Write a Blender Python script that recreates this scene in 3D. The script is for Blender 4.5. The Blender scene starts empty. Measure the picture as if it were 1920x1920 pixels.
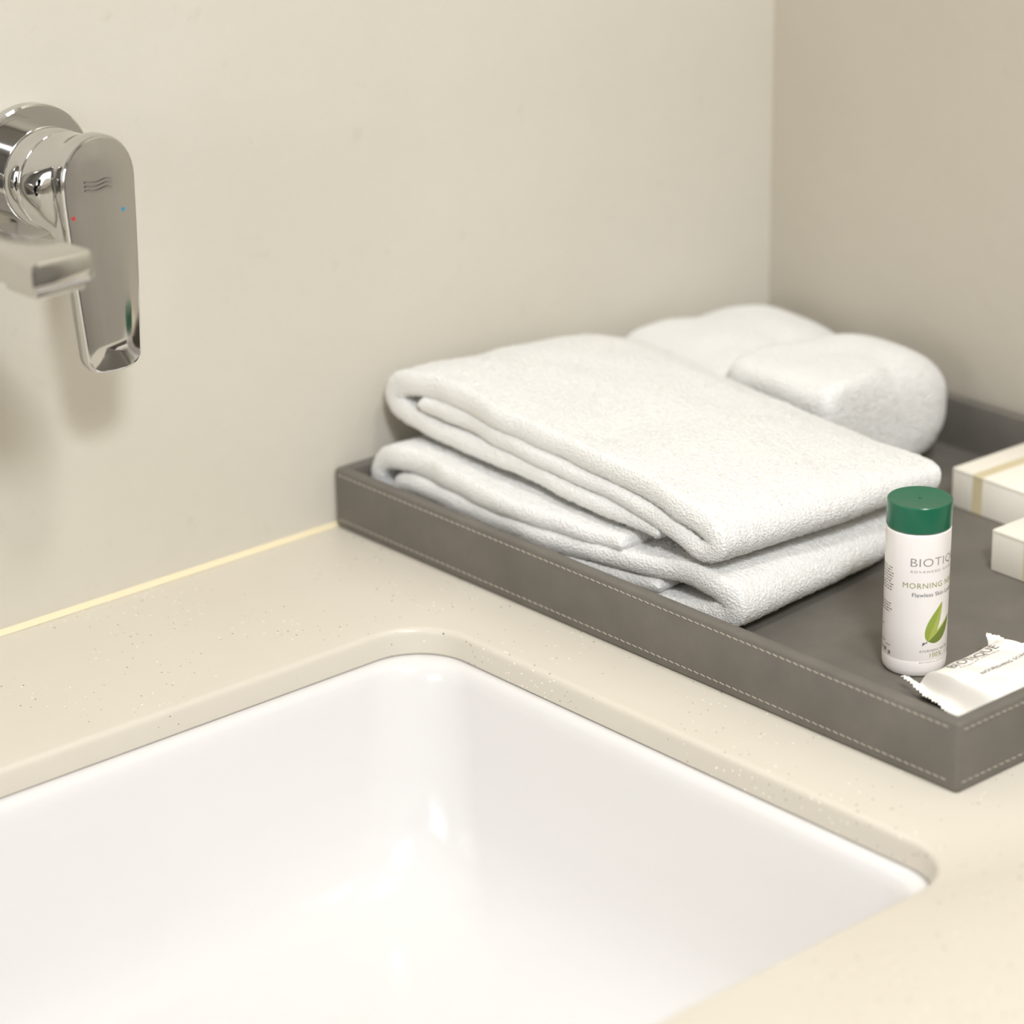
import bpy, bmesh, math, random
import numpy as np
from mathutils import Vector, Matrix

random.seed(7)
RNG = np.random.default_rng(11)
C = bpy.context.scene.collection
sc = bpy.context.scene

# ------------------------------------------------------------------ camera
YAW, PITCH, ROLL = math.radians(41.15544), math.radians(21.46651), math.radians(-0.91939)
CAM = Vector((-0.95636, -1.25307, 0.62542))
fwd = Vector((math.sin(YAW) * math.cos(PITCH), math.cos(YAW) * math.cos(PITCH), -math.sin(PITCH)))
rgt0 = Vector((math.cos(YAW), -math.sin(YAW), 0))
up0 = rgt0.cross(fwd)
rgt = rgt0 * math.cos(ROLL) + up0 * math.sin(ROLL)
up = up0 * math.cos(ROLL) - rgt0 * math.sin(ROLL)
cd = bpy.data.cameras.new('camera')
cam = bpy.data.objects.new('camera', cd)
C.objects.link(cam)
M = Matrix((rgt, up, -fwd)).transposed().to_4x4()
M.translation = CAM
cam.matrix_world = M
cd.sensor_width = 36.0
cd.lens = 36.0 * 5381.9 / 1920.0
cd.clip_start = 0.05
cd.dof.use_dof = True
cd.dof.focus_distance = (Vector((0.03, -0.30, 0.03)) - CAM).dot(fwd)
cd.dof.aperture_fstop = 5.0
sc.camera = cam

# ------------------------------------------------------------------ world, lights, exposure
w = bpy.data.worlds.new('world')
sc.world = w
w.use_nodes = True
w.node_tree.nodes['Background'].inputs[0].default_value = (0.9, 0.96, 1.0, 1)
w.node_tree.nodes['Background'].inputs[1].default_value = 0.02


def area(name, loc, target, size, power, col):
    l = bpy.data.lights.new(name, 'AREA')
    l.shape = 'DISK'
    l.size = size
    l.energy = power
    l.color = col
    o = bpy.data.objects.new(name, l)
    o.location = loc
    o.rotation_euler = (Vector(target) - Vector(loc)).to_track_quat('-Z', 'Y').to_euler()
    C.objects.link(o)
    return o


area('ceiling_lamp', (-0.86, -1.62, 1.56), (-0.1, -0.25, 0.0), 0.34, 37, (0.90, 0.935, 0.99))
area('ceiling_lamp_over_counter', (0.02, -0.86, 1.56), (0.02, -0.84, 0.0), 0.22, 9.0, (0.96, 0.95, 0.95))
area('ceiling_lamp_room', (-1.1, -2.0, 1.57), (-1.1, -2.0, 0.0), 0.6, 15, (0.90, 0.94, 1.0))
fill_left = area('added_fill_light', (-2.27, -0.90, 0.62), (0.0, -0.6, 0.1), 0.9, 10.5, (0.94, 0.95, 0.97))  # added fill from the left to brighten left-facing sides; no such source known
fill_left.data.shape = 'RECTANGLE'
fill_left.data.size = 0.9
fill_left.data.size_y = 0.8
fill_left.rotation_euler = (math.pi / 2, 0, -math.pi / 2)
sc.view_settings.view_transform = 'Standard'
sc.view_settings.look = 'None'
sc.view_settings.gamma = 1.0
sc.view_settings.use_curve_mapping = False
sc.view_settings.exposure = -0.09


# ------------------------------------------------------------------ materials
def lin(c):
    return tuple(((v / 255.0) / 12.92 if v / 255.0 <= 0.04045 else ((v / 255.0 + 0.055) / 1.055) ** 2.4) for v in c) + (1,)


class Mat:
    def __init__(s, name, col, rough=0.5, metal=0.0, spec=0.5, **kw):
        s.m = bpy.data.materials.new(name)
        s.m.use_nodes = True
        s.nt = s.m.node_tree
        s.b = s.nt.nodes['Principled BSDF']
        s.b.inputs['Base Color'].default_value = lin(col)
        s.b.inputs['Roughness'].default_value = rough
        s.b.inputs['Metallic'].default_value = metal
        s.b.inputs['Specular IOR Level'].default_value = spec
        for k, v in kw.items():
            s.b.inputs[k.replace('_', ' ')].default_value = v
        s.tc = s.nt.nodes.new('ShaderNodeTexCoord')

    def n(s, t, **kw):
        x = s.nt.nodes.new(t)
        for k, v in kw.items():
            if hasattr(x, k):
                setattr(x, k, v)
            else:
                x.inputs[k].default_value = v
        return x

    def l(s, a, b):
        s.nt.links.new(a, b)

    def noise(s, scale, detail=3, rough=0.5):
        x = s.n('ShaderNodeTexNoise')
        x.inputs['Scale'].default_value = scale
        x.inputs['Detail'].default_value = detail
        x.inputs['Roughness'].default_value = rough
        s.l(s.tc.outputs['Object'], x.inputs['Vector'])
        return x

    def ramp(s, src, stops):
        r = s.n('ShaderNodeValToRGB')
        e = r.color_ramp.elements
        while len(e) < len(stops):
            e.new(0.5)
        for i, (p, c) in enumerate(stops):
            e[i].position = p
            e[i].color = c if len(c) == 4 else lin(c)
        s.l(src, r.inputs[0])
        return r

    def mix(s, fac, a, b):
        x = s.n('ShaderNodeMix')
        x.data_type = 'RGBA'
        s.l(fac, x.inputs[0])
        for v, i in ((a, 6), (b, 7)):
            if isinstance(v, tuple):
                x.inputs[i].default_value = v if len(v) == 4 else lin(v)
            else:
                s.l(v, x.inputs[i])
        return x.outputs[2]

    def color(s, out):
        s.l(out, s.b.inputs['Base Color'])

    def bump(s, h, strength, dist):
        x = s.n('ShaderNodeBump')
        x.inputs['Strength'].default_value = strength
        x.inputs['Distance'].default_value = dist
        s.l(h, x.inputs['Height'])
        s.l(x.outputs[0], s.b.inputs['Normal'])


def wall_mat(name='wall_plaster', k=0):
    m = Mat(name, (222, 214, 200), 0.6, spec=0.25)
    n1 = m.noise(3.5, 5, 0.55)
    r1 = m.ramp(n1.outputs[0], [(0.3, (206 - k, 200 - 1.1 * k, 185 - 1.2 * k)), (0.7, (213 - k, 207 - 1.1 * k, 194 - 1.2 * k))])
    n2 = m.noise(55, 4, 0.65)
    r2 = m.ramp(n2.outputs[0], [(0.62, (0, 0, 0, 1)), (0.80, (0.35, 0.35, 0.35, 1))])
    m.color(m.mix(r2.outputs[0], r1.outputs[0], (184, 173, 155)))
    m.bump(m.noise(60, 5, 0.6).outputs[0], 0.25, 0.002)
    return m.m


def counter_mat():
    m = Mat('cream_quartz', (240, 228, 206), 0.28, spec=0.45)
    n1 = m.noise(9, 4)
    base = m.ramp(n1.outputs[0], [(0.3, (211, 203, 188)), (0.7, (214, 207, 192))])
    out = base.outputs[0]
    for sc_, th, colr, dens in ((210, 0.13, (112, 92, 74), 0.42), (330, 0.17, (150, 130, 108), 0.41), (330, 0.2, (252, 246, 234), 0.47)):
        v = m.n('ShaderNodeTexVoronoi')
        v.inputs['Scale'].default_value = sc_
        m.l(m.tc.outputs['Object'], v.inputs['Vector'])
        r = m.ramp(v.outputs['Distance'], [(th * 0.7, (1, 1, 1, 1)), (th, (0, 0, 0, 1))])
        # only a few of the cells carry a speck
        sep = m.n('ShaderNodeSeparateColor')
        m.l(v.outputs['Color'], sep.inputs[0])
        cl = m.noise(14, 2)
        ad = m.n('ShaderNodeMath', operation='MULTIPLY')
        m.l(sep.outputs[0], ad.inputs[0])
        m.l(cl.outputs[0], ad.inputs[1])
        gt = m.n('ShaderNodeMath', operation='GREATER_THAN')
        m.l(ad.outputs[0], gt.inputs[0])
        gt.inputs[1].default_value = dens
        mu = m.n('ShaderNodeMath', operation='MULTIPLY')
        m.l(gt.outputs[0], mu.inputs[0])
        m.l(r.outputs[0], mu.inputs[1])
        out = m.mix(mu.outputs[0], out, colr)
    m.color(out)
    return m.m


def leather_mat():
    m = Mat('grey_leather', (108, 104, 96), 0.5, spec=0.4)
    n1 = m.noise(28, 6, 0.6)
    r = m.ramp(n1.outputs[0], [(0.3, (102, 98, 91)), (0.55, (110, 105, 97)), (0.75, (118, 112, 103))])
    m.color(r.outputs[0])
    m.bump(m.noise(900, 3, 0.6).outputs[0], 0.25, 0.0004)
    return m.m


def towel_mat():
    m = Mat('white_terry', (237, 235, 230), 0.95, spec=0.1)
    m.b.inputs['Subsurface Weight'].default_value = 0.25
    m.b.inputs['Subsurface Radius'].default_value = (1, 0.95, 0.85)
    m.b.inputs['Subsurface Scale'].default_value = 0.004
    m.b.inputs['Sheen Weight'].default_value = 0.25
    m.b.inputs['Sheen Roughness'].default_value = 0.5
    v = m.n('ShaderNodeTexVoronoi')
    v.inputs['Scale'].default_value = 750
    m.l(m.tc.outputs['Object'], v.inputs['Vector'])
    m.bump(v.outputs['Distance'], 0.6, 0.0012)
    return m.m


WALL = wall_mat()
WALL_R = wall_mat('wall_plaster_shaded', 17)  # same plaster as the back wall, its weaker light put into the colour
COUNTER = counter_mat()
LEATHER = leather_mat()
TERRY = towel_mat()
THREAD = Mat('pale_thread', (176, 168, 152), 0.8).m
CERAMIC = Mat('white_ceramic', (225, 222, 219), 0.15, spec=0.5).m
CHROME = Mat('chrome', (206, 205, 203), 0.06, metal=1.0).m
CHROME_S = Mat('satin_chrome', (205, 203, 198), 0.14, metal=1.0).m
DARKGAP = Mat('dark_rubber', (40, 40, 42), 0.5).m
SEAL = Mat('cream_sealant', (232, 218, 182), 0.5).m
WHITEP = Mat('white_plastic', (252, 246, 241), 0.3, spec=0.5).m
GREENP = Mat('green_plastic', (18, 98, 70), 0.25, spec=0.5).m
DOTG = Mat('dark_green_dimple', (14, 60, 44), 0.4).m
INK = Mat('grey_ink', (128, 120, 116), 0.6).m
INKD = Mat('dark_ink', (92, 88, 92), 0.6).m
INKO = Mat('olive_ink', (148, 150, 80), 0.6).m
LEAFA = Mat('leaf_green', (148, 164, 66), 0.5).m
LEAFB = Mat('leaf_light_green', (172, 182, 88), 0.5).m
LEAFC = Mat('leaf_dark_green', (112, 128, 48), 0.5).m
CARTON = Mat('ivory_carton', (249, 243, 229), 0.55).m
GOLD = Mat('pale_gold_print', (218, 204, 166), 0.45).m
FILM = Mat('white_wrapper_film', (249, 244, 234), 0.33, spec=0.5).m
REDI = Mat('red_enamel', (190, 60, 60), 0.4).m
BLUEI = Mat('blue_enamel', (60, 140, 175), 0.4).m
PAINT = Mat('ceiling_paint', (232, 228, 220), 0.8).m
ROOMW = Mat('taupe_room_tile', (176, 172, 166), 0.4).m
FLOORM = Mat('grey_floor_tile', (122, 119, 115), 0.35).m
WOOD = Mat('vanity_wood', (92, 70, 52), 0.4).m


# ------------------------------------------------------------------ helpers
def link(name, me, mat, parent=None, smooth=False):
    if mat:
        me.materials.append(mat)
    if smooth:
        me.polygons.foreach_set('use_smooth', [True] * len(me.polygons))
    o = bpy.data.objects.new(name, me)
    C.objects.link(o)
    if parent:
        o.parent = parent
    return o


def from_bm(name, bm, mat, parent=None, smooth=False):
    bmesh.ops.recalc_face_normals(bm, faces=bm.faces)
    me = bpy.data.meshes.new(name)
    bm.to_mesh(me)
    bm.free()
    return link(name, me, mat, parent, smooth)


def thing(name, label, cat, loc=(0, 0, 0), rz=0.0, group=None):
    o = bpy.data.objects.new(name, None)
    o.empty_display_size = 0.02
    o.location = loc
    o.rotation_euler = (0, 0, rz)
    C.objects.link(o)
    o['label'] = label
    o['category'] = cat
    if group:
        o['group'] = group
    return o


def structure(o):
    o['kind'] = 'structure'
    return o


def box_bm(x0, x1, y0, y1, z0, z1, bevel=0.0, seg=3, bm=None):
    new = bm is None
    if new:
        bm = bmesh.new()
    r = bmesh.ops.create_cube(bm, size=1.0)
    vs = r['verts']
    for v in vs:
        v.co = Vector(((x0 + x1) / 2 + v.co.x * (x1 - x0), (y0 + y1) / 2 + v.co.y * (y1 - y0), (z0 + z1) / 2 + v.co.z * (z1 - z0)))
    if bevel > 0:
        es = list({e for v in vs for e in v.link_edges})
        bmesh.ops.bevel(bm, geom=es, offset=bevel, segments=seg, profile=0.5, affect='EDGES')
    return bm


def rrect(x0, x1, y0, y1, r, n=12):
    pts = []
    for cx, cy, a0 in ((x1 - r, y1 - r, 0), (x0 + r, y1 - r, 90), (x0 + r, y0 + r, 180), (x1 - r, y0 + r, 270)):
        for i in range(n + 1):
            a = math.radians(a0 + 90.0 * i / n)
            pts.append((cx + r * math.cos(a), cy + r * math.sin(a)))
    return pts


def loft(bm, rings, close_start=False, close_end=False):
    """rings: lists of 3D points, all the same length; closed loops"""
    vr = [[bm.verts.new(p) for p in ring] for ring in rings]
    n = len(vr[0])
    for a, b in zip(vr, vr[1:]):
        for i in range(n):
            j = (i + 1) % n
            bm.faces.new((a[i], a[j], b[j], b[i]))
    if close_start:
        bm.faces.new(vr[0])
    if close_end:
        bm.faces.new(list(reversed(vr[-1])))
    return vr


def lathe_bm(profile, n=64, axis='z', bm=None):
    """profile: (radius, height). axis 'z' up or 'y' (height goes towards -y)"""
    if bm is None:
        bm = bmesh.new()
    rings = []
    for r, h in profile:
        ring = []
        for i in range(n):
            a = 2 * math.pi * i / n
            c, s = math.cos(a) * max(r, 1e-6), math.sin(a) * max(r, 1e-6)
            ring.append((c, s, h) if axis == 'z' else (c, -h, s))
        rings.append(ring)
    loft(bm, rings)
    bmesh.ops.remove_doubles(bm, verts=bm.verts, dist=2e-6)
    return bm


def autosmooth(o, ang=35):
    me = o.data
    me.polygons.foreach_set('use_smooth', [True] * len(me.polygons))
    me.set_sharp_from_angle(angle=math.radians(ang))
    return o


# ------------------------------------------------------------------ the room
XR, XL, YF, ZC, ZF = 0.3670, -2.3, -2.9, 1.6, -0.86


def room_box(name, a, b, mat):
    o = from_bm(name, box_bm(a[0], b[0], a[1], b[1], a[2], b[2]), mat)
    return structure(o)


room_box('wall_back', (XL - .1, 0.0, ZF), (XR + .1, 0.1, ZC), WALL)
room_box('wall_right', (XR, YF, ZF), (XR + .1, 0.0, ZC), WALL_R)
room_box('wall_left', (XL - .1, YF, ZF), (XL, 0.0, ZC), ROOMW)
room_box('wall_front', (XL - .1, YF - .1, ZF), (XR + .1, YF, ZC), ROOMW)
room_box('ceiling', (XL - .1, YF - .1, ZC), (XR + .1, 0.1, ZC + .1), PAINT)
room_box('floor', (XL - .1, YF - .1, ZF - .1), (XR + .1, 0.1, ZF), FLOORM)

# unseen frosted window added on the left wall to go with the fill light
wf = bmesh.new()
for y0_, y1_, z0_, z1_ in ((-1.41, -1.35, .17, 1.07), (-.45, -.39, .17, 1.07), (-1.35, -.45, .17, .22), (-1.35, -.45, 1.02, 1.07)):
    box_bm(XL + .0005, XL + .04, y0_, y1_, z0_, z1_, 0.002, 2, wf)
win = structure(from_bm('added_window_1', wf, PAINT))
from_bm('added_frosted_pane', box_bm(XL + .001, XL + .012, -1.351, -.449, .219, 1.021), Mat('frosted_glass', (225, 230, 232), 0.5).m, win)

# ------------------------------------------------------------------ countertop with cut-out
HX0, HX1, HY0, HY1, HR = -0.560, -0.0492, -0.5225, -0.1408, 0.033
CT = 0.0155


def countertop():
    t = thing('countertop', 'cream speckled quartz countertop along the wall with a rounded basin cut-out', 'countertop', (-0.97, -0.33, 0))
    bm = bmesh.new()
    hole = []
    for off, z in ((0.0035, 0.0), (0.0022, -0.0004), (0.0010, -0.0012), (0.0003, -0.0024), (0.0, -0.004), (0.0, -CT + .0012), (0.0009, -CT)):
        hole.append([(x, y, z) for x, y in rrect(HX0 - off, HX1 + off, HY0 - off, HY1 + off, HR + off, 16)])
    vr = loft(bm, hole)
    x0, x1, y0, y1 = -2.29, XR - .0005, -0.665, -0.0005
    top = [bm.verts.new(p) for p in ((x1, y1, 0), (x0, y1, 0), (x0, y0 + .003, 0), (x1, y0 + .003, 0))]
    edges = [bm.edges.new((top[i], top[(i + 1) % 4])) for i in range(4)]
    n = len(vr[0])
    edges += [bm.edges.get((vr[0][i], vr[0][(i + 1) % n])) for i in range(n)]
    bmesh.ops.triangle_fill(bm, use_beauty=True, use_dissolve=False, edges=edges)
    bot = [bm.verts.new(p) for p in ((x1, y1, -CT), (x0, y1, -CT), (x0, y0, -CT), (x1, y0, -CT))]
    mid = [bm.verts.new(p) for p in ((x0, y0, -.003), (x1, y0, -.003))]
    edges = [bm.edges.new((bot[i], bot[(i + 1) % 4])) for i in range(4)]
    edges += [bm.edges.get((vr[-1][i], vr[-1][(i + 1) % n])) for i in range(n)]
    bmesh.ops.triangle_fill(bm, use_beauty=True, use_dissolve=False, edges=edges)
    bm.faces.new((top[2], top[3], mid[1], mid[0]))
    bm.faces.new((mid[0], mid[1], bot[3], bot[2]))
    bm.faces.new((top[0], top[1], bot[1], bot[0]))
    bm.faces.new((top[1], top[2], mid[0], bot[2], bot[1]))
    bm.faces.new((top[3], top[0], bot[0], bot[3], mid[1]))
    bmesh.ops.translate(bm, verts=bm.verts, vec=(0.97, 0.33, 0))
    o = from_bm('slab', bm, COUNTER, t)
    autosmooth(o, 30)
    # front apron under the slab
    a = from_bm('apron', box_bm(-2.29 + .97, XR - .0005 + .97, -0.665 + .33, -0.645 + .33, -0.055, -CT, 0.001), COUNTER, t)
    return t


countertop()

# sealant line where the counter meets the walls
bm = bmesh.new()
prof = [(0.0, 0.0), (0.0, 0.0028), (-0.0010, 0.0019), (-0.0028, 0.0)]
loft(bm, [[(x, -0.0002 + a, 0.0002 + b) for a, b in prof] for x in (-2.29, XR - .001)], True, True)
structure(from_bm('trim_1', bm, SEAL))
bm = bmesh.new()
loft(bm, [[(XR - .0002 + a, y, 0.0002 + b) for a, b in prof] for y in (-0.664, -0.003)], True, True)
structure(from_bm('trim_2', bm, SEAL))

# vanity cabinet below
t = thing('vanity_cabinet', 'dark wooden vanity cabinet below the cream countertop', 'cabinet', (-0.97, -0.32, ZF))
zt = -0.0565 - ZF
from_bm('side_panel', box_bm(-1.31, -1.292, -0.31, 0.315, 0.0, zt, 0.001), WOOD, t)
from_bm('side_panel', box_bm(1.315, 1.333, -0.31, 0.315, 0.0, zt, 0.001), WOOD, t)
from_bm('bottom_panel', box_bm(-1.29, 1.313, -0.31, 0.315, 0.08, 0.098), WOOD, t)
for k in range(4):
    xa = -1.288 + k * 0.651
    d = from_bm('door', box_bm(xa, xa + 0.645, -0.328, -0.311, 0.085, zt - .004, 0.0015), WOOD, t)
    from_bm('handle', box_bm(xa + 0.30, xa + 0.42, -0.345, -0.3285, zt - .05, zt - .042, 0.002), CHROME_S, d)

# ------------------------------------------------------------------ undermount basin
t = thing('basin', 'glossy white rectangular undermount basin below the counter cut-out', 'sink', (-0.3046, -0.3317, -CT))
rings = []
for d, z, r in ((-0.020, -0.0003, .045), (0.0015, -0.0003, .033), (0.0028, -0.0006, .034), (0.0048, -0.0020, .036), (0.0062, -0.0045, .037), (0.0073, -0.010, .038), (0.0095, -0.030, .040), (0.013, -0.060, .043), (0.017, -0.085, .046),
                (0.023, -0.103, .050), (0.033, -0.117, .055), (0.047, -0.126, .062), (0.066, -0.131, .07), (0.10, -0.134, .08), (0.15, -0.137, .035)):
    rings.append([(x + 0.3046, y + 0.3317, z) for x, y in rrect(HX0 + d, HX1 - d, HY0 + d, HY1 - d, r, 20)])
bm = bmesh.new()
vr = loft(bm, rings)
n = len(vr[-1])
dr = [bm.verts.new((0.022 * math.cos(math.atan2(v.co.y, v.co.x)), 0.022 * math.sin(math.atan2(v.co.y, v.co.x)), -0.1385)) for v in vr[-1]]
for i in range(n):
    bm.faces.new((vr[-1][i], vr[-1][(i + 1) % n], dr[(i + 1) % n], dr[i]))
bowl = from_bm('bowl', bm, CERAMIC, t, True)
so = bowl.modifiers.new('s', 'SOLIDIFY')
so.thickness = 0.008
so.offset = 1.0
dn = from_bm('drain', lathe_bm([(0.0305, -0.1355), (0.0295, -0.1345), (0.024, -0.1350), (0.0225, -0.139), (0.0, -0.139)], 48), CHROME, t, True)
from_bm('plug', lathe_bm([(0.020, -0.1385), (0.020, -0.1345), (0.018, -0.1335), (0.0, -0.1325)], 48), CHROME, dn, True)

# ------------------------------------------------------------------ faucet
HXC, HZC = -0.1905, 0.2505
plate_y = lambda x, z: 0.0674 + 0.0012 * (1 - (x / 0.020) ** 2) + max(0.0, -z) * 0.05 + 0.00015
t = thing('wall_mounted_faucet', 'chrome wall-mounted basin faucet with flat lever handle and straight spout', 'faucet', (HXC, -0.0003, HZC))
from_bm('wall_plate', lathe_bm([(0.0, 0.0), (0.0452, 0.0), (0.0455, 0.0010), (0.0455, 0.0052), (0.0452, 0.0062), (0.0444, 0.0068), (0.0435, 0.0070), (0.020, 0.0070)], 96, 'y'), CHROME, t)
autosmooth(t.children[0], 30)
R1 = 0.0262
vb = from_bm('valve_body', lathe_bm([(R1, 0.005), (R1, 0.0185), (R1 - .0006, 0.0190), (R1 - .0016, 0.0192), (R1 - .0016, 0.0200), (R1 - .0006, 0.0202), (R1, 0.0207), (R1, 0.0330), (R1 - .0005, 0.0335), (R1 - .0018, 0.0338)], 96, 'y'), CHROME, t)
autosmooth(vb, 50)
from_bm('seal_ring', lathe_bm([(R1 - .0030, 0.0332), (R1 - .0030, 0.0352)], 64, 'y'), DARKGAP, t, True)


def handle():
    bm = bmesh.new()
    # the lever front plate outline (x, z), relative to the axis
    def outline(grow=0.0, top=0.0305, bot=-0.0925, wt=0.0218, wb=0.0165):
        pts = []
        N = 20
        # top half ellipse
        for i in range(N + 1):
            a = math.pi * i / N
            pts.append((math.cos(a) * (wt + grow), 0.006 + math.copysign(abs(math.sin(a)) ** 0.92, math.sin(a)) * (top - 0.006 + grow)))
        # left side down
        for i in range(1, 16):
            f = i / 16
            pts.append((-(wt + (wb - wt) * f ** 1.3 + grow), 0.006 + (bot + 0.009 - 0.006) * f))
        for i in range(N + 1):
            a = math.pi + math.pi * i / N
            c = math.cos(a)
            pts.append((math.copysign(abs(c) ** 0.62, c) * (wb + grow), bot + 0.009 + math.sin(a) * (0.009 + grow)))
        for i in range(15, 0, -1):
            f = i / 16
            pts.append((wt + (wb - wt) * f ** 1.3 + grow, 0.006 + (bot + 0.009 - 0.006) * f))
        return pts

    def circ(pts, R):
        # same number of points on a circle, matched by direction about the axis
        out = []
        for x, z in pts:
            if z < -R:
                q = x / 0.022
                a = -math.pi / 2 + q * 0.75
                out.append((R * math.cos(a), R * math.sin(a)))
            else:
                l = math.hypot(x, z)
                out.append((x / l * R, z / l * R))
        return out

    base = outline()
    c0 = circ(base, R1 + .0002)

    def lean(z, y):
        # lower end of the lever swings a little away from the wall
        return y + max(0.0, -z) * 0.05

    def mixr(a, b, f):
        return [(p[0] * (1 - f) + q[0] * f, p[1] * (1 - f) + q[1] * f) for p, q in zip(a, b)]
    rings = []
    rings.append([(x * .97, -0.0346, z * .97) for x, z in c0])
    rings.append([(x, -0.0352, z) for x, z in c0])
    for f, y in ((0.0, 0.040), (0.08, 0.045), (0.25, 0.0495), (0.55, 0.0535), (0.85, 0.0562), (0.97, 0.0575)):
        rings.append([(x, -lean(z, y), z) for x, z in mixr(c0, outline(-0.0004), f)])
    rings.append([(x, -lean(z, 0.0600), z) for x, z in outline(0.0)])
    rings.append([(x, -lean(z, 0.0655), z) for x, z in outline(0.0)])
    rings.append([(x, -lean(z, 0.0664), z) for x, z in outline(-0.0003)])
    rings.append([(x, -lean(z, 0.0671), z) for x, z in outline(-0.0009)])
    rings.append([(x, -lean(z, 0.0674), z) for x, z in outline(-0.0017)])
    # gently convex front
    for s, b in ((0.85, .0678), (0.65, .0684), (0.45, .0688), (0.22, .0690), (0.02, .0691)):
        rings.append([(x * s, -lean(z, b), z * (0.5 + .5 * s) if False else z) for x, z in outline(-0.0017)])
    loft(bm, rings[:13])
    # front face as a grid of rows across
    o = from_bm('lever_handle', bm, CHROME, t)
    return o, outline


def front_face(outline, parent):
    # rows of constant z across the plate, slightly convex
    pts = outline(-0.0017)
    n = len(pts)
    zs = []
    bm = bmesh.new()
    ztop = max(p[1] for p in pts)
    zbot = min(p[1] for p in pts)
    R = 34
    rows = []
    K = 14

    def halfw(z):
        best = 0
        for i in range(n):
            a, b = pts[i], pts[(i + 1) % n]
            if (a[1] - z) * (b[1] - z) <= 0 and abs(a[1] - b[1]) > 1e-9:
                f = (z - a[1]) / (b[1] - a[1])
                best = max(best, abs(a[0] + (b[0] - a[0]) * f))
        return best
    for i in range(R + 1):
        u = i / R
        z = ztop + (zbot - ztop) * (0.5 - 0.5 * math.cos(math.pi * u))
        z = min(max(z, zbot + 1e-6), ztop - 1e-6)
        h = halfw(z)
        row = []
        for k in range(K + 1):
            q = -1 + 2 * k / K
            d = min(1.0, (1 - abs(q)) * h / 0.004, (ztop - z) / 0.004 + .0, (z - zbot) / 0.004)
            y = 0.0674 + 0.0012 * (1 - q * q) * max(0.0, min(1.0, (ztop - z) / 0.01)) * max(0.0, min(1.0, (z - zbot) / 0.012)) + max(0.0, -z) * 0.05
            row.append(bm.verts.new((q * h, -y, z)))
        rows.append(row)
    for a, b in zip(rows, rows[1:]):
        for k in range(K):
            bm.faces.new((a[k], a[k + 1], b[k + 1], b[k]))
    return bm


h, outl = handle()
ff = front_face(outl, h)
me2 = bpy.data.meshes.new('tmp')
ff.to_mesh(me2)
ff.free()
bm = bmesh.new()
bm.from_mesh(h.data)
bm.from_mesh(me2)
bmesh.ops.recalc_face_normals(bm, faces=bm.faces)
bm.to_mesh(h.data)
bm.free()
h.data.materials.clear()
h.data.materials.append(CHROME)
h.parent = t
autosmooth(h, 28)


def disc_mark(name, x, z, r, mat, parent, y):
    bm = bmesh.new()
    bmesh.ops.create_circle(bm, cap_ends=True, radius=r, segments=20, matrix=Matrix.Translation((x, -y, z)) @ Matrix.Rotation(math.pi / 2, 4, 'X'))
    r_ = bmesh.ops.extrude_face_region(bm, geom=bm.faces[:])
    bmesh.ops.translate(bm, verts=[v for v in r_['geom'] if isinstance(v, bmesh.types.BMVert)], vec=(0, 0.0006, 0))
    return from_bm(name, bm, mat, parent)


disc_mark('hot_mark', -0.0172, -0.0090, 0.0011, REDI, h, plate_y(-0.0172, -0.009))
disc_mark('cold_mark', 0.0120, -0.0095, 0.0011, BLUEI, h, plate_y(0.0120, -0.0095))
# engraved wave mark on the lever
bm = bmesh.new()
for k in range(3):
    for i in range(10):
        xa, xb = -0.0095 + i * 0.0013, -0.0065 + (i + 1) * 0.0013
        f = lambda x: 0.0078 - k * 0.0021 + 0.0007 * math.sin(x * 480)
        vs = [bm.verts.new(p) for p in ((xa, -plate_y(xa, -.008), f(xa)), (xb, -plate_y(xb, -.008), f(xb)), (xb, -plate_y(xb, -.008), f(xb) - .0012), (xa, -plate_y(xa, -.008), f(xa) - .0012))]
        bm.faces.new(vs)
from_bm('engraved_mark', bm, Mat('etched_metal', (182, 180, 177), 0.35, metal=1.0).m, h)


# the spout: a flat bar that runs out from the wall, with its own wall plate
SX = -0.285 - HXC
sp = bmesh.new()
rings = []
for y, hw, zt_, zb_, r in ((0.004, .0125, .0040, -.0145, .0085), (0.030, .0130, .0035, -.0125, .0072), (0.07, .0138, .0040, -.0108, .0058), (0.12, .0153, .0058, -.0085, .0045),
                           (0.155, .0169, .0095, -.0060, .0036), (0.1735, .0173, .0100, -.0052, .0034), (0.1765, .0171, .0098, -.0050, .0032), (0.1785, .0165, .0092, -.0044, .0028), (0.1795, .0150, .0078, -.0030, .0022)):
    rings.append([(SX + a, -y, b + .001) for a, b in rrect(-hw, hw, zb_, zt_, r, 6)])
loft(sp, rings, True, True)
so_ = from_bm('spout', sp, CHROME_S, t)
autosmooth(so_, 35)
from_bm('aerator', box_bm(SX - .0135, SX + .0135, -0.176, -0.150, -0.0082, -0.0042, 0.0014), CHROME_S, so_)
autosmooth(so_.children[0], 35)
from_bm('spout_wall_plate', lathe_bm([(0.0, 0.0), (0.0352, 0.0), (0.0355, 0.0010), (0.0355, 0.0062), (0.0345, 0.0070), (0.012, 0.0070)], 96, 'y'), CHROME, t)
pl = t.children[-1]
pl.location = (SX, 0, 0)
autosmooth(pl, 30)

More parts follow.
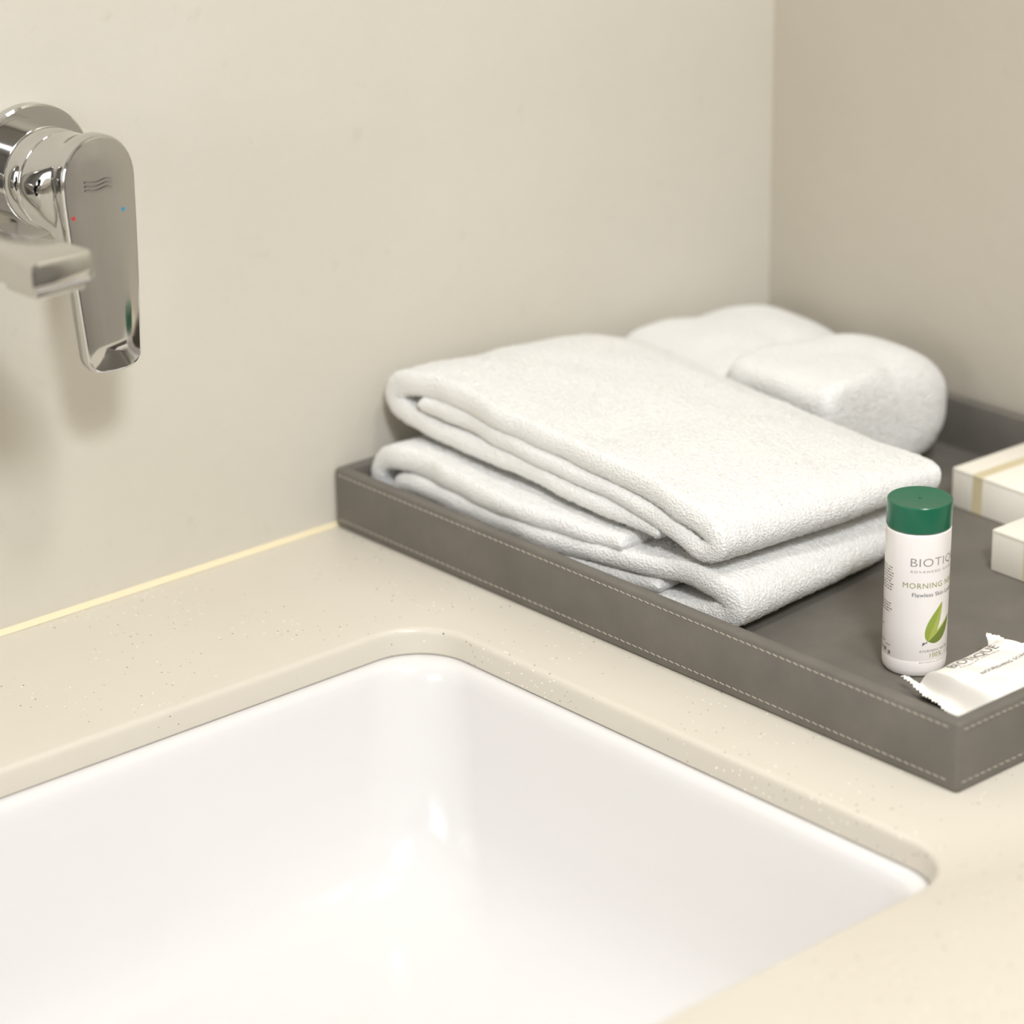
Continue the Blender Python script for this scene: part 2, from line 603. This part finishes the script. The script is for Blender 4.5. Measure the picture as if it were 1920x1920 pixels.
# ------------------------------------------------------------------ tray
TX0, TX1, TY0, TY1, TH, TW = 0.0, 0.3620, -0.4757, -0.0010, 0.0368, 0.0078
tray = thing('leather_tray', 'grey stitched leather tray in the corner of the countertop', 'tray', ((TX0 + TX1) / 2, (TY0 + TY1) / 2, 0.0))
ox, oy = (TX0 + TX1) / 2, (TY0 + TY1) / 2
bm = bmesh.new()
prof = [(0.0018, 0.0002), (0.0006, 0.0010), (0.0, 0.0024), (0.0, TH - .0016), (0.0004, TH - .0006), (0.0014, TH), (TW - .0012, TH), (TW - .0003, TH - .0006), (TW, TH - .0016), (TW, 0.0045)]
rings = []
for d, z in prof:
    rr = max(0.0006, 0.0030 - d) if d < .003 else 0.0006
    rings.append([(x - ox, y - oy, z) for x, y in rrect(TX0 + d, TX1 - d, TY0 + d, TY1 - d, rr, 4)])
loft(bm, rings)
fr = from_bm('frame', bm, LEATHER, tray)
autosmooth(fr, 40)
fl = from_bm('tray_floor', box_bm(TX0 + .002 - ox, TX1 - .002 - ox, TY0 + .002 - oy, TY1 - .002 - oy, 0.0002, 0.0050), LEATHER, tray)
# stitching: rows of short thread dashes along the outer faces
def stitches(z, parent):
    bm = bmesh.new()
    pitch, ln, th = 0.0046, 0.0036, 0.00045

    def one(p, q):
        p, q = Vector(p), Vector(q)
        d = (q - p)
        upv = Vector((0, 0, 1))
        out = d.normalized().cross(upv) * th
        w_ = upv * th * 0.75
        ring = []
        for f, s in ((0.0, .35), (.2, 1.0), (.8, 1.0), (1.0, .35)):
            c = p + d * f
            ring.append([c + (out * math.cos(a) + w_ * math.sin(a)) * s for a in (0, math.pi / 3, 2 * math.pi / 3, math.pi, 4 * math.pi / 3, 5 * math.pi / 3)])
        loft(bm, ring, True, True)
    for (a, b) in (((TX0, TY1 - .004), (TX0, TY0 + .003)), ((TX0 + .003, TY0), (TX1 - .003, TY0))):
        a, b = Vector((a[0] - ox, a[1] - oy, z)), Vector((b[0] - ox, b[1] - oy, z))
        L = (b - a).length
        d = (b - a) / L
        k = 0
        while k * pitch + ln < L:
            p = a + d * (k * pitch)
            q = p + d * ln
            one(p + Vector((0, 0, .00025)), q - Vector((0, 0, .00025)))
            k += 1
    o = from_bm('stitching', bm, THREAD, parent, True)
    o['label'] = 'pale thread stitching'
    return o


stitches(0.0334, fr)
stitches(0.0056, fr)


# ------------------------------------------------------------------ towels
def catmull(P, n):
    P = np.array(P, float)
    Q = np.vstack([2 * P[0] - P[1], P, 2 * P[-1] - P[-2]])
    out = []
    m = len(P) - 1
    for i in range(m):
        p0, p1, p2, p3 = Q[i], Q[i + 1], Q[i + 2], Q[i + 3]
        tt = np.linspace(0, 1, 40, endpoint=False)[:, None]
        out.append(0.5 * ((2 * p1) + (-p0 + p2) * tt + (2 * p0 - 5 * p1 + 4 * p2 - p3) * tt ** 2 + (-p0 + 3 * p1 - 3 * p2 + p3) * tt ** 3))
    out.append(P[-1:])
    D = np.vstack(out)
    s = np.r_[0, np.cumsum(np.linalg.norm(np.diff(D[:, :2], axis=0), axis=1))]
    k = max(8, int(s[-1] / n))
    si = np.linspace(0, s[-1], k)
    return np.array([np.interp(si, s, D[:, j]) for j in range(D.shape[1])]).T, si


def vnoise(p, scale, seed):
    """smooth value noise on an array of points (N,3)"""
    q = p * scale + seed * 17.31
    i = np.floor(q).astype(np.int64)
    f = q - i
    f = f * f * (3 - 2 * f)

    def hsh(a, b, c):
        h_ = (a * 374761393 + b * 668265263 + c * 2147483647 + seed * 974711) & 0x7fffffff
        h_ = ((h_ ^ (h_ >> 13)) * 1274126177) & 0x7fffffff
        return (h_ ^ (h_ >> 16)) % 10007 / 10007.0
    v = 0
    for dx in (0, 1):
        for dy in (0, 1):
            for dz in (0, 1):
                ww = (f[:, 0] if dx else 1 - f[:, 0]) * (f[:, 1] if dy else 1 - f[:, 1]) * (f[:, 2] if dz else 1 - f[:, 2])
                v = v + ww * hsh(i[:, 0] + dx, i[:, 1] + dy, i[:, 2] + dz)
    return v - 0.5


def folded_towel(name, path, b0, b1, axis, deform, label, step=0.0011, jit=0.00045, edge=0.0036, group=None, cat='towel', seed=3, loc=(0, 0, 0.0)):
    """path: (a, z, thickness) centreline of the folded cloth; swept from b0 to b1.
    axis 'x': the sweep runs along x and a is y; axis 'y': the sweep runs along y and a is x."""
    D, s = catmull(path, step)
    ns = len(D)
    tan = np.gradient(D[:, :2], axis=0)
    tan /= np.linalg.norm(tan, axis=1)[:, None] + 1e-12
    nor = np.c_[-tan[:, 1], tan[:, 0]]
    nb = int(abs(b1 - b0) / step)
    # finer spacing near the cut edges so that they round over
    ez = edge * (1 - np.cos(np.linspace(0, math.pi / 2, 7, endpoint=False)))
    L_ = abs(b1 - b0)
    dd = np.r_[ez, np.linspace(edge, L_ - edge, nb), L_ - ez[::-1]]
    bb = b0 + np.sign(b1 - b0) * dd
    nb = len(bb)
    e = np.minimum(np.abs(bb - b0), np.abs(b1 - bb))
    pe = np.sqrt(np.clip(1 - (1 - np.clip(e / edge, 0, 1)) ** 2, 0.0, 1))
    es = np.minimum(s, s[-1] - s)
    ps = np.sqrt(np.clip(1 - (1 - np.clip(es / edge, 0, 1)) ** 2, 0.0, 1))
    T = 0.5 * D[:, 2][:, None] * np.maximum(np.outer(ps, pe), 0.02)
    verts = []
    for sg in (1, -1):
        A = D[:, 0][:, None] + sg * nor[:, 0][:, None] * T
        Z = D[:, 1][:, None] + sg * nor[:, 1][:, None] * T
        B = np.repeat(bb[None, :], ns, 0)
        P = np.stack([B, A, Z], -1) if axis == 'x' else np.stack([A, B, Z], -1)
        verts.append(P.reshape(-1, 3))
    V = np.vstack(verts)
    sheet_s = np.tile(np.repeat(s, nb), 2)
    V = deform(V, sheet_s)
    JW = np.tile(np.clip(np.outer(ps, pe) * 1.3 - .3, 0.05, 1).ravel(), 2)[:, None]
    V += (RNG.random(V.shape) - 0.5) * 2 * jit * JW
    V[:, 2] = np.maximum(V[:, 2], 0.0053)
    V = V - np.array(loc)
    idx = np.arange(ns * nb).reshape(ns, nb)
    q1 = np.stack([idx[:-1, :-1], idx[1:, :-1], idx[1:, 1:], idx[:-1, 1:]], -1).reshape(-1, 4)
    q2 = q1[:, ::-1] + ns * nb
    off = ns * nb
    rim = []

    def strip(l):
        l = np.array(l)
        rim.append(np.stack([l[:-1], l[1:], l[1:] + off, l[:-1] + off], -1))
    strip(idx[0, :])
    strip(idx[-1, ::-1])
    strip(idx[::-1, 0])
    strip(idx[:, -1])
    F = np.vstack([q1[:, ::-1], q2[:, ::-1]] + rim)
    me = bpy.data.meshes.new(name)
    me.vertices.add(len(V))
    me.vertices.foreach_set('co', V.astype(np.float32).ravel())
    me.loops.add(len(F) * 4)
    me.loops.foreach_set('vertex_index', F.astype(np.int32).ravel())
    me.polygons.add(len(F))
    me.polygons.foreach_set('loop_start', np.arange(0, len(F) * 4, 4, dtype=np.int32))
    me.update()
    me.validate()
    tb = bmesh.new()
    tb.from_mesh(me)
    bmesh.ops.recalc_face_normals(tb, faces=tb.faces)
    tb.to_mesh(me)
    tb.free()
    o = link(name, me, TERRY, None, True)
    o.location = loc
    o['label'] = label
    o['category'] = cat
    if group:
        o['group'] = group
    return o


def sstep(x, a, b):
    f = np.clip((x - a) / (b - a), 0, 1)
    return f * f * (3 - 2 * f)


# bottom towel of the front pile; its back fold is taller than its front fold
def def_bottom(V, s):
    x, y, z = V[:, 0].copy(), V[:, 1].copy(), V[:, 2].copy()
    n = vnoise(V * np.array([1, 1, 0.3]), 22, 5)
    V[:, 0] = x + 0.030 * sstep(-y, 0.12, 0.30) * np.clip(1 - (x - .02) / .17, 0, 1) + 0.0055 * vnoise(np.c_[s, y * 2, z], 22, 9)
    V[:, 1] = y + 0.012 * (x - 0.03) / 0.17 * sstep(-y, 0.15, 0.3) + 0.003 * vnoise(V, 18, 2) * sstep(-y, 0.2, 0.29)
    V[:, 2] = 0.005 + (z - 0.005) * (1 + 0.03 * n) + 0.0012 * vnoise(V, 60, 8)
    return V


bottom_path = [(-0.212, 0.0400, .009), (-0.16, 0.0432, .0115), (-0.10, 0.0462, .0140), (-0.048, 0.0482, .0145), (-0.027, 0.0445, .014), (-0.0195, 0.0350, .0135), (-0.0215, 0.0225, .012), (-0.036, 0.0125, .0105),
               (-0.08, 0.0106, .0105), (-0.16, 0.0106, .0105), (-0.23, 0.0110, .0115), (-0.266, 0.0130, .014), (-0.281, 0.0195, .0155), (-0.276, 0.0285, .0155), (-0.258, 0.0325, .0135), (-0.22, 0.0318, .0115), (-0.15, 0.0325, .0115),
               (-0.09, 0.0337, .0122), (-0.046, 0.0340, .0118), (-0.036, 0.0272, .0100), (-0.046, 0.0215, .0100), (-0.10, 0.0212, .0100), (-0.17, 0.0212, .0100), (-0.235, 0.0215, .008)]
folded_towel('folded_towel', bottom_path, 0.0165, 0.192, 'x', def_bottom, 'white folded terry towel under the other, resting on the tray floor behind the stitched rim', seed=4, loc=(0.1, -0.15, 0.005), group=None)


def def_top(V, s):
    x, y, z = V[:, 0].copy(), V[:, 1].copy(), V[:, 2].copy()
    V[:, 0] = x + 0.010 * sstep(-y, 0.10, 0.28) * np.clip(1 - (x - .03) / .17, 0, 1) + 0.0045 * vnoise(np.c_[s, y * 2, z], 19, 4)
    hx = (x - 0.03) / 0.17
    V[:, 1] = y - 0.010 * hx * sstep(-y, 0.15, 0.27) + 0.003 * vnoise(V, 16, 7)
    lift = sstep(z, 0.055, 0.09)
    V[:, 2] = z + lift * (0.004 * vnoise(V * np.array([1, 1, 0]), 14, 3) + 0.0025 * vnoise(V * np.array([1, 1, 0]), 34, 6)) - 0.015 * np.clip(hx, 0, 1.2) ** 1.4 * sstep(z, 0.058, 0.092) - 0.005 * sstep(hx, 0.85, 1.05) * lift + 0.0008 * vnoise(V, 60, 8)
    return V


top_path = [(-0.232, 0.0490, .008), (-0.19, 0.0547, .0105), (-0.12, 0.0620, .0115), (-0.06, 0.0650, .0115), (-0.034, 0.0677, .0135), (-0.0205, 0.0730, .0165), (-0.0185, 0.0810, .0170), (-0.030, 0.0880, .0155), (-0.06, 0.0898, .0150),
            (-0.12, 0.0860, .0145), (-0.19, 0.0780, .0145), (-0.240, 0.0698, .0145), (-0.264, 0.0625, .0145), (-0.272, 0.0540, .0140), (-0.261, 0.0480, .012), (-0.240, 0.0555, .0120), (-0.19, 0.0652, .0105),
            (-0.12, 0.0734, .0120), (-0.07, 0.0772, .0115), (-0.043, 0.0782, .0095)]
top_path = [(a, z + 0.0012, t) for a, z, t in top_path]
folded_towel('folded_towel', top_path, 0.031, 0.206, 'x', def_top, 'white folded terry towel on top of the front pile, fluffy fold facing the bottle', seed=6, loc=(0.11, -0.14, 0.06))


def soft_roll(name, x0, x1, y0, y1, z1, slope, seed, label, nx=2.6, ny=3.6, leftdrop=0.0):
    """a plump rolled towel: squarish in section, rounded over at both ends, with a fold line"""
    N = 130
    g = np.linspace(-1, 1, N)
    G, H = np.meshgrid(g, g, indexing='ij')
    O = np.ones_like(G)
    faces_, pts_ = [], []
    for k, (a, b, c) in enumerate(((O, G, H), (-O, H, G), (H, O, G), (G, -O, H), (G, H, O), (H, G, -O))):
        pts_.append(np.stack([a, b, c], -1).reshape(-1, 3))
        idx = np.arange(N * N).reshape(N, N) + k * N * N
        faces_.append(np.stack([idx[:-1, :-1], idx[1:, :-1], idx[1:, 1:], idx[:-1, 1:]], -1).reshape(-1, 4))
    Q = np.vstack(pts_)
    F = np.vstack(faces_)
    _, first, inv = np.unique(np.round(Q * 10000).astype(np.int64), axis=0, return_index=True, return_inverse=True)
    Q = Q[first]
    F = inv.reshape(-1)[F]
    nn = nx - (nx - 6.5) * sstep(-Q[:, 0], 0.0, 0.8)
    ny = ny + 10 * sstep(-Q[:, 0], 0.0, 0.9)
    A = (np.abs(Q[:, 0]) ** nn + np.abs(Q[:, 2]) ** nn) ** (1 / nn)
    R_ = (A ** ny + np.abs(Q[:, 1]) ** ny) ** (1 / ny)
    Q = Q / R_[:, None]
    cx, cy, cz = (x0 + x1) / 2, (y0 + y1) / 2, (0.0052 + z1) / 2
    P = np.stack([cx + Q[:, 0] * (x1 - x0) / 2, cy + Q[:, 1] * (y1 - y0) / 2, cz + Q[:, 2] * (z1 - 0.0052) / 2], -1)
    up_ = sstep(P[:, 2], 0.03, z1)
    P[:, 2] -= slope * np.clip((P[:, 0] - (x0 + x1) / 2 - 0.01) / (x1 - x0) * 2, 0, 1) ** 1.5 * up_
    P[:, 2] += up_ * 0.004 * vnoise(P * np.array([1, 1, 0]), 22, seed) + up_ * 0.002 * vnoise(P * np.array([1, 1, 0]), 55, seed + 2)
    P[:, 1] += 0.003 * vnoise(P, 25, seed + 5)
    P[:, 0] += 0.004 * vnoise(P, 25, seed + 6)
    # soft fold lines on the right-hand end
    k = sstep(P[:, 0], x1 - .03, x1) * np.exp(-((P[:, 2] - (0.030 + 0.15 * (P[:, 1] - cy))) / 0.0025) ** 2)
    P[:, 0] -= 0.0035 * k
    P[:, 2] -= leftdrop * sstep(-P[:, 0], -0.272, -0.205) * up_
    P += (RNG.random(P.shape) - 0.5) * 0.0006
    P[:, 2] = np.maximum(P[:, 2], 0.0053)
    P -= np.array([cx, cy, 0.0053])
    me = bpy.data.meshes.new(name)
    me.from_pydata(P.tolist(), [], F.tolist())
    me.update()
    tb = bmesh.new()
    tb.from_mesh(me)
    bmesh.ops.recalc_face_normals(tb, faces=tb.faces)
    tb.to_mesh(me)
    tb.free()
    o = link(name, me, TERRY, None, True)
    o.location = (cx, cy, 0.0053)
    o['label'] = label
    o['category'] = 'towel'
    return o


soft_roll('rolled_towel', 0.2140, 0.3415, -0.1930, -0.1070, 0.0825, 0.006, 12, 'plump white rolled towel right of the folded front pile, nearer the camera')
soft_roll('rolled_towel', 0.2125, 0.3500, -0.1045, -0.0105, 0.0775, 0.004, 22, 'plump white rolled towel hard against the back wall, behind the other roll', leftdrop=0.0075)

# ------------------------------------------------------------------ bottle
BX, BY, BZ, BR = 0.0892, -0.3706, 0.0052, 0.0166
cam_az = math.atan2(CAM.y - BY, CAM.x - BX)
bt = thing('lotion_bottle', 'small white lotion bottle with a green cap standing in the tray', 'bottle', (BX, BY, BZ))
from_bm('body', lathe_bm([(0.0, 0.0006), (0.0135, 0.0006), (0.0142, 0.0), (0.0152, 0.0004), (0.0162, 0.0018), (0.01655, 0.0038), (0.01665, 0.0085), (0.01650, 0.0090), (0.01650, 0.0093), (BR, 0.0097), (BR, 0.0778), (0.0163, 0.0783), (0.0145, 0.0786), (0.0145, 0.0800)], 96), WHITEP, bt)
autosmooth(bt.children[0], 30)
cap = from_bm('cap', lathe_bm([(0.0150, 0.0788), (0.0163, 0.0788), (0.01665, 0.0793), (0.01660, 0.0915), (0.01645, 0.0924), (0.0160, 0.0928), (0.0153, 0.0927), (0.0, 0.0924)], 96), GREENP, bt)
autosmooth(cap, 30)
dm = from_bm('dimple', lathe_bm([(0.0006, 0.0924), (0.0006, 0.0926), (0.0, 0.0926)], 16), DOTG, cap)


def wrap_mesh(name, polys, mat, parent, rad=BR + 0.00006):
    """polys given as (phi degrees to the right of the camera direction, z above base)"""
    bm = bmesh.new()
    for pts in polys:
        vs = []
        for phi, z in pts:
            a = cam_az + math.radians(phi)
            vs.append(bm.verts.new((rad * math.cos(a), rad * math.sin(a), z)))
        bm.faces.new(vs)
    me = bpy.data.meshes.new(name)
    bm.to_mesh(me)
    bm.free()
    return link(name, me, mat, parent)


def text_mesh(body, size=1.0, spacing=1.0, bold=0.0, shear=0.0):
    cu = bpy.data.curves.new('txt', 'FONT')
    cu.body = body
    cu.size = 1.0
    cu.space_character = spacing
    cu.offset = bold
    cu.shear = shear
    cu.resolution_u = 3
    o = bpy.data.objects.new('txt', cu)
    C.objects.link(o)
    bpy.context.view_layer.update()
    dg = bpy.context.evaluated_depsgraph_get()
    me = bpy.data.meshes.new_from_object(o.evaluated_get(dg))
    bpy.data.objects.remove(o)
    bpy.data.curves.remove(cu)
    return me


def text_on_bottle(name, body, phi0, phi1, z0, hgt, mat, parent, spacing=1.1, ncount=None, bold=0.0):
    """phi0..phi1 is the span of the whole string; hgt is the cap height"""
    me = text_mesh(body, 1.0, spacing, bold)
    tb = bmesh.new()
    tb.from_mesh(me)
    bmesh.ops.triangulate(tb, faces=tb.faces)
    for _ in range(3):
        le = [e for e in tb.edges if abs(e.verts[0].co.x - e.verts[1].co.x) > 0.12]
        if le:
            bmesh.ops.subdivide_edges(tb, edges=le, cuts=1)
            bmesh.ops.triangulate(tb, faces=tb.faces)
    tb.to_mesh(me)
    tb.free()
    co = np.array([v.co[:] for v in me.vertices])
    x0, x1 = co[:, 0].min(), co[:, 0].max()
    capz = 0.70
    for v in me.vertices:
        u = (v.co.x - x0) / (x1 - x0)
        phi = phi0 + (phi1 - phi0) * u
        a = cam_az + math.radians(phi)
        r = BR + 0.00007
        z = z0 + v.co.y / capz * hgt
        v.co = Vector((r * math.cos(a), r * math.sin(a), z))
    me.name = name
    return link(name, me, mat, parent)


body = bt.children[0]
zz = lambda py: 0.0975 - (py - 957) / 3405.0 - BZ
text_on_bottle('brand_lettering', 'BIOTIQUE', -11.5, 108, zz(1062), 0.0045, INK, body, 1.05, bold=-0.012)
text_on_bottle('tagline_lettering', 'ADVANCED AYURVEDA', -12, 104, zz(1073.5), 0.0012, INK, body, 1.35)
text_on_bottle('name_lettering', 'MORNING NECTAR', -24.5, 118, zz(1102.5), 0.0029, INKO, body, 1.1)
text_on_bottle('subtitle_lettering', 'Flawless Skin Lotion', -7, 88, zz(1118.5), 0.0022, INKD, body, 1.0)
text_on_bottle('recipe_lettering', 'AYURVEDIC RECIPE', 9, 74, zz(1223.5), 0.0012, INKD, body, 1.2)
text_on_bottle('percent_lettering', '100%', 29, 55, zz(1234), 0.0024, INKO, body, 1.1)
text_on_bottle('botanical_lettering', 'BOTANICAL EXTRACTS', 10, 72, zz(1244), 0.0008, INK, body, 1.2)


# the printed leaf pair
def leaf_poly(base, tip, wl, wr, n=14):
    b, t_ = np.array(base), np.array(tip)
    d = t_ - b
    L = np.linalg.norm(d)
    u = d / L
    nrm = np.array([-u[1], u[0]])
    left, right = [], []
    for i in range(n + 1):
        f = i / n
        prof_ = (math.sin(math.pi * f ** 0.72)) ** 0.85 if 0 < f < 1 else 0
        c = b + d * f
        left.append(c + nrm * wl * prof_)
        right.append(c - nrm * wr * prof_)
    return left, right, [b + d * i / n for i in range(n + 1)]


DEG = math.degrees(1.0 / BR)


def to_polys(a, b):
    out = []
    K = 6
    for i in range(len(a) - 1):
        for k in range(K):
            f, g = k / K, (k + 1) / K
            q = (a[i] * (1 - f) + b[i] * f, a[i + 1] * (1 - f) + b[i + 1] * f, a[i + 1] * (1 - g) + b[i + 1] * g, a[i] * (1 - g) + b[i] * g)
            out.append([(p[0] * DEG, p[1]) for p in q])
    return out


P0 = (23.0 / DEG, zz(1203.5))
l1, r1_, m1 = leaf_poly(P0, (53.0 / DEG, zz(1133)), 0.0040, 0.0030)
wrap_mesh('printed_leaf', to_polys(l1, m1), LEAFA, body)
wrap_mesh('printed_leaf', to_polys(m1, r1_), LEAFB, body)
l2, r2_, m2 = leaf_poly((P0[0] + .0004, P0[1]), (77.0 / DEG, zz(1163)), 0.0012, 0.0052)
wrap_mesh('printed_leaf', to_polys(l2, m2), LEAFB, body, BR + .00011)
wrap_mesh('printed_leaf', to_polys(m2, r2_), LEAFC, body, BR + .00011)
wrap_mesh('printed_stem', [[(23.5, zz(1203)), (14, zz(1209)), (13, zz(1211.5)), (23, zz(1206))], [(18, zz(1204)), (14, zz(1206)), (14, zz(1208)), (18, zz(1207))]], INKD, body)
# fine print on the left flank: rows too small to read
rows = []
rr = random.Random(5)
for k in range(9):
    z = zz(1074 + k * 5.2)
    a = -88
    end = -43 - rr.random() * 8
    while a < end:
        w_ = 3 + rr.random() * 8
        rows.append([(a, z), (min(a + w_, end), z), (min(a + w_, end), z + .0006), (a, z + .0006)])
        a += w_ + 1.8
for k in range(4):
    z = zz(1142 + k * 5.0)
    a = -88
    end = -46 - rr.random() * 6
    while a < end:
        w_ = 3 + rr.random() * 8
        rows.append([(a, z), (min(a + w_, end), z), (min(a + w_, end), z + .0006), (a, z + .0006)])
        a += w_ + 1.8
for a0, a1, py, hh in ((-78, -70, 1186, .0007), (-80, -62, 1216, .0005), (-60, -46, 1220, .0005), (-75, -71, 1232, .0016), (-66, -58, 1233, .0020), (-53, -46, 1236, .0020)):
    z = zz(py)
    m_ = 3
    for j in range(m_):
        q0, q1 = a0 + (a1 - a0) * j / m_, a0 + (a1 - a0) * (j + .75) / m_
        rows.append([(q0, z), (q1, z), (q1, z + hh), (q0, z + hh)])
wrap_mesh('fine_print', rows, INK, body)


# ------------------------------------------------------------------ soap cartons
def carton(label, x0, y0, w_, d_, h_, rz, stripe):
    """x0,y0: the back left corner"""
    t_ = thing('soap_carton', label, 'box', (x0, y0, 0.0052), rz)
    b = from_bm('carton_body', box_bm(0, w_, -d_, 0, 0, h_, 0.0007, 2), CARTON, t_)
    autosmooth(b, 30)
    s0, s1 = stripe
    e = 0.00012
    bm = bmesh.new()
    # a printed band that runs up the left face and across the top
    loft(bm, [[(-e, -s, 0.0003), (-e, -s, h_ - .0006), (0.0006, -s, h_ + e), (w_ - .0006, -s, h_ + e), (w_ + e, -s, h_ - .0006), (w_ + e, -s, .0003), (w_ + e - .00006, -s, .0003), (w_ - .0003, -s, h_ - .0004), (0.0003, -s, h_ - .0004), (-e + .00006, -s, 0.0003)] for s in (s0, s1)], True, True)
    from_bm('gold_band', bm, GOLD, t_)
    # flap seam on the left end
    bm = box_bm(-0.00015, 0.0003, -d_ + .001, -.001, h_ - .0016, h_ - .0013)
    from_bm('flap_seam', bm, Mat('carton_seam', (196, 188, 168), 0.7).m, t_)
    return t_


carton('ivory soap carton with a pale gold band, farther from the bottle by the right wall', 0.2765, -0.2365, 0.072, 0.070, 0.0240, math.radians(-2.0), (0.0160, 0.0235))
carton('ivory soap carton in front of the other one, nearer the green-capped bottle', 0.2165, -0.3160, 0.072, 0.070, 0.0245, math.radians(-1.0), (0.0230, 0.0305))


# ------------------------------------------------------------------ wrapped soap
def sachet():
    t_ = thing('wrapped_soap', 'white flow-wrapped soap bar with crimped serrated ends beside the bottle', 'soap', (0.0895, -0.4270, 0.0052), math.radians(2))
    NU, NV = 170, 144
    Lb, Wb, Ht = 0.0270, 0.0290, 0.0178     # half length of the bar, half width, height
    Lc = 0.0375                            # half length with the crimps
    us = np.linspace(-1, 1, NU)
    vs_ = np.linspace(-1, 1, NV)
    U, Vv = np.meshgrid(us, vs_, indexing='ij')
    X = U * Lc
    ax = np.abs(X)
    crimp = sstep(ax, Lb, Lb + 0.0065)
    # serrated ends
    tooth = 0.0013 * (2 * np.abs((Vv * 14) % 1 - 0.5) - 0.5)
    endw = sstep(ax, Lc - 0.004, Lc)
    X = X + np.sign(X) * tooth * endw
    Wid = Wb * (1 - 0.05 * crimp + 0.20 * sstep(ax, Lc - .009, Lc))
    Y = Vv * Wid
    prof_ = (1 - np.abs(Vv) ** 5) ** 0.5
    along = 1 - crimp
    zt = Ht * (0.16 + 0.84 * along) * prof_
    zt = zt + 0.0012 * (vnoise(np.c_[X.ravel(), Y.ravel(), 0 * X.ravel()], 110, 3).reshape(X.shape)) * (along + .3)
    mid = 0.0075 - 0.003 * sstep(-X, 0.02, .045)
    rip = 0.0005 * np.sin(ax * 2 * math.pi / 0.0016) * sstep(ax, Lb + .0055, Lb + .0075)
    rip2 = 0.0003 * np.sin(Vv * 30 + X * 90) * crimp
    pinch = 0.0007 * np.sin(Vv * 9) * crimp
    ztop = np.where(crimp > 0, zt * (1 - crimp) + (mid + 0.0004 + rip + rip2 + pinch) * crimp, zt)
    zbot = 0.0003 * (1 - crimp) + (mid - 0.0001 + rip + rip2 + pinch) * crimp
    ztop = np.maximum(ztop, zbot + 0.0002)
    # the left end is torn open a little and bent down towards the tray
    V = np.vstack([np.stack([X, Y, ztop], -1).reshape(-1, 3), np.stack([X, Y, zbot], -1).reshape(-1, 3)])
    left = sstep(-V[:, 0], 0.024, 0.037)
    V[:, 2] = V[:, 2] + left * (-0.0010 + 0.0025 * V[:, 1] / Wb)
    V[:, 0] = V[:, 0] + left * (0.0095 * (V[:, 1] / Wb) - .0)
    V[:, 0] -= left * 0.001
    V[:, 1] += left * 0.004 + left * V[:, 1] * 0.10
    right = sstep(V[:, 0], 0.024, 0.037)
    V[:, 2] = V[:, 2] + right * 0.0070
    V[:, 0] = V[:, 0] + right * (-0.005 * (V[:, 1] / Wb))
    V[:, 2] = np.maximum(V[:, 2], 0.0001)
    idx = np.arange(NU * NV).reshape(NU, NV)
    q1 = np.stack([idx[:-1, :-1], idx[1:, :-1], idx[1:, 1:], idx[:-1, 1:]], -1).reshape(-1, 4)
    q2 = q1[:, ::-1] + NU * NV
    rim = []
    off = NU * NV
    for l in (idx[0, :], idx[-1, ::-1], idx[::-1, 0], idx[:, -1]):
        rim.append(np.stack([l[:-1], l[1:], l[1:] + off, l[:-1] + off], -1))
    F = np.vstack([q1, q2] + rim)
    me = bpy.data.meshes.new('wrapper')
    me.from_pydata(V.tolist(), [], F.tolist())
    me.update()
    bm = bmesh.new()
    bm.from_mesh(me)
    wr = from_bm('wrapper', bm, FILM, t_, True)

    def top_z(x, y):
        i = int(np.clip(round((x / Lc + 1) / 2 * (NU - 1)), 0, NU - 1))
        j = int(np.clip(round((y / Wb + 1) / 2 * (NV - 1)), 0, NV - 1))
        return V[idx[i, j]][2]

    def flat_text(name, s, x0, y0, length, hgt, mat, spacing=1.1):
        me = text_mesh(s, 1.0, spacing)
        co = np.array([v.co[:] for v in me.vertices])
        a, b = co[:, 0].min(), co[:, 0].max()
        for v in me.vertices:
            x = x0 + (v.co.x - a) / (b - a) * length
            y = y0 + v.co.y / 0.7 * hgt
            v.co = Vector((x, y, top_z(x, y) + 0.00025))
        return link(name, me, mat, wr)
    flat_text('brand_lettering', 'BIOTIQUE', -0.0190, 0.0145, 0.037, 0.0055, INK, 1.05)
    flat_text('tagline_lettering', 'ADVANCED AYURVEDA', -0.0170, 0.0118, 0.032, 0.0012, INK, 1.3)
    flat_text('soap_lettering', 'NOURISHING SOAP', -0.0145, -0.0005, 0.036, 0.0024, INKD, 1.1)
    return t_


sachet()
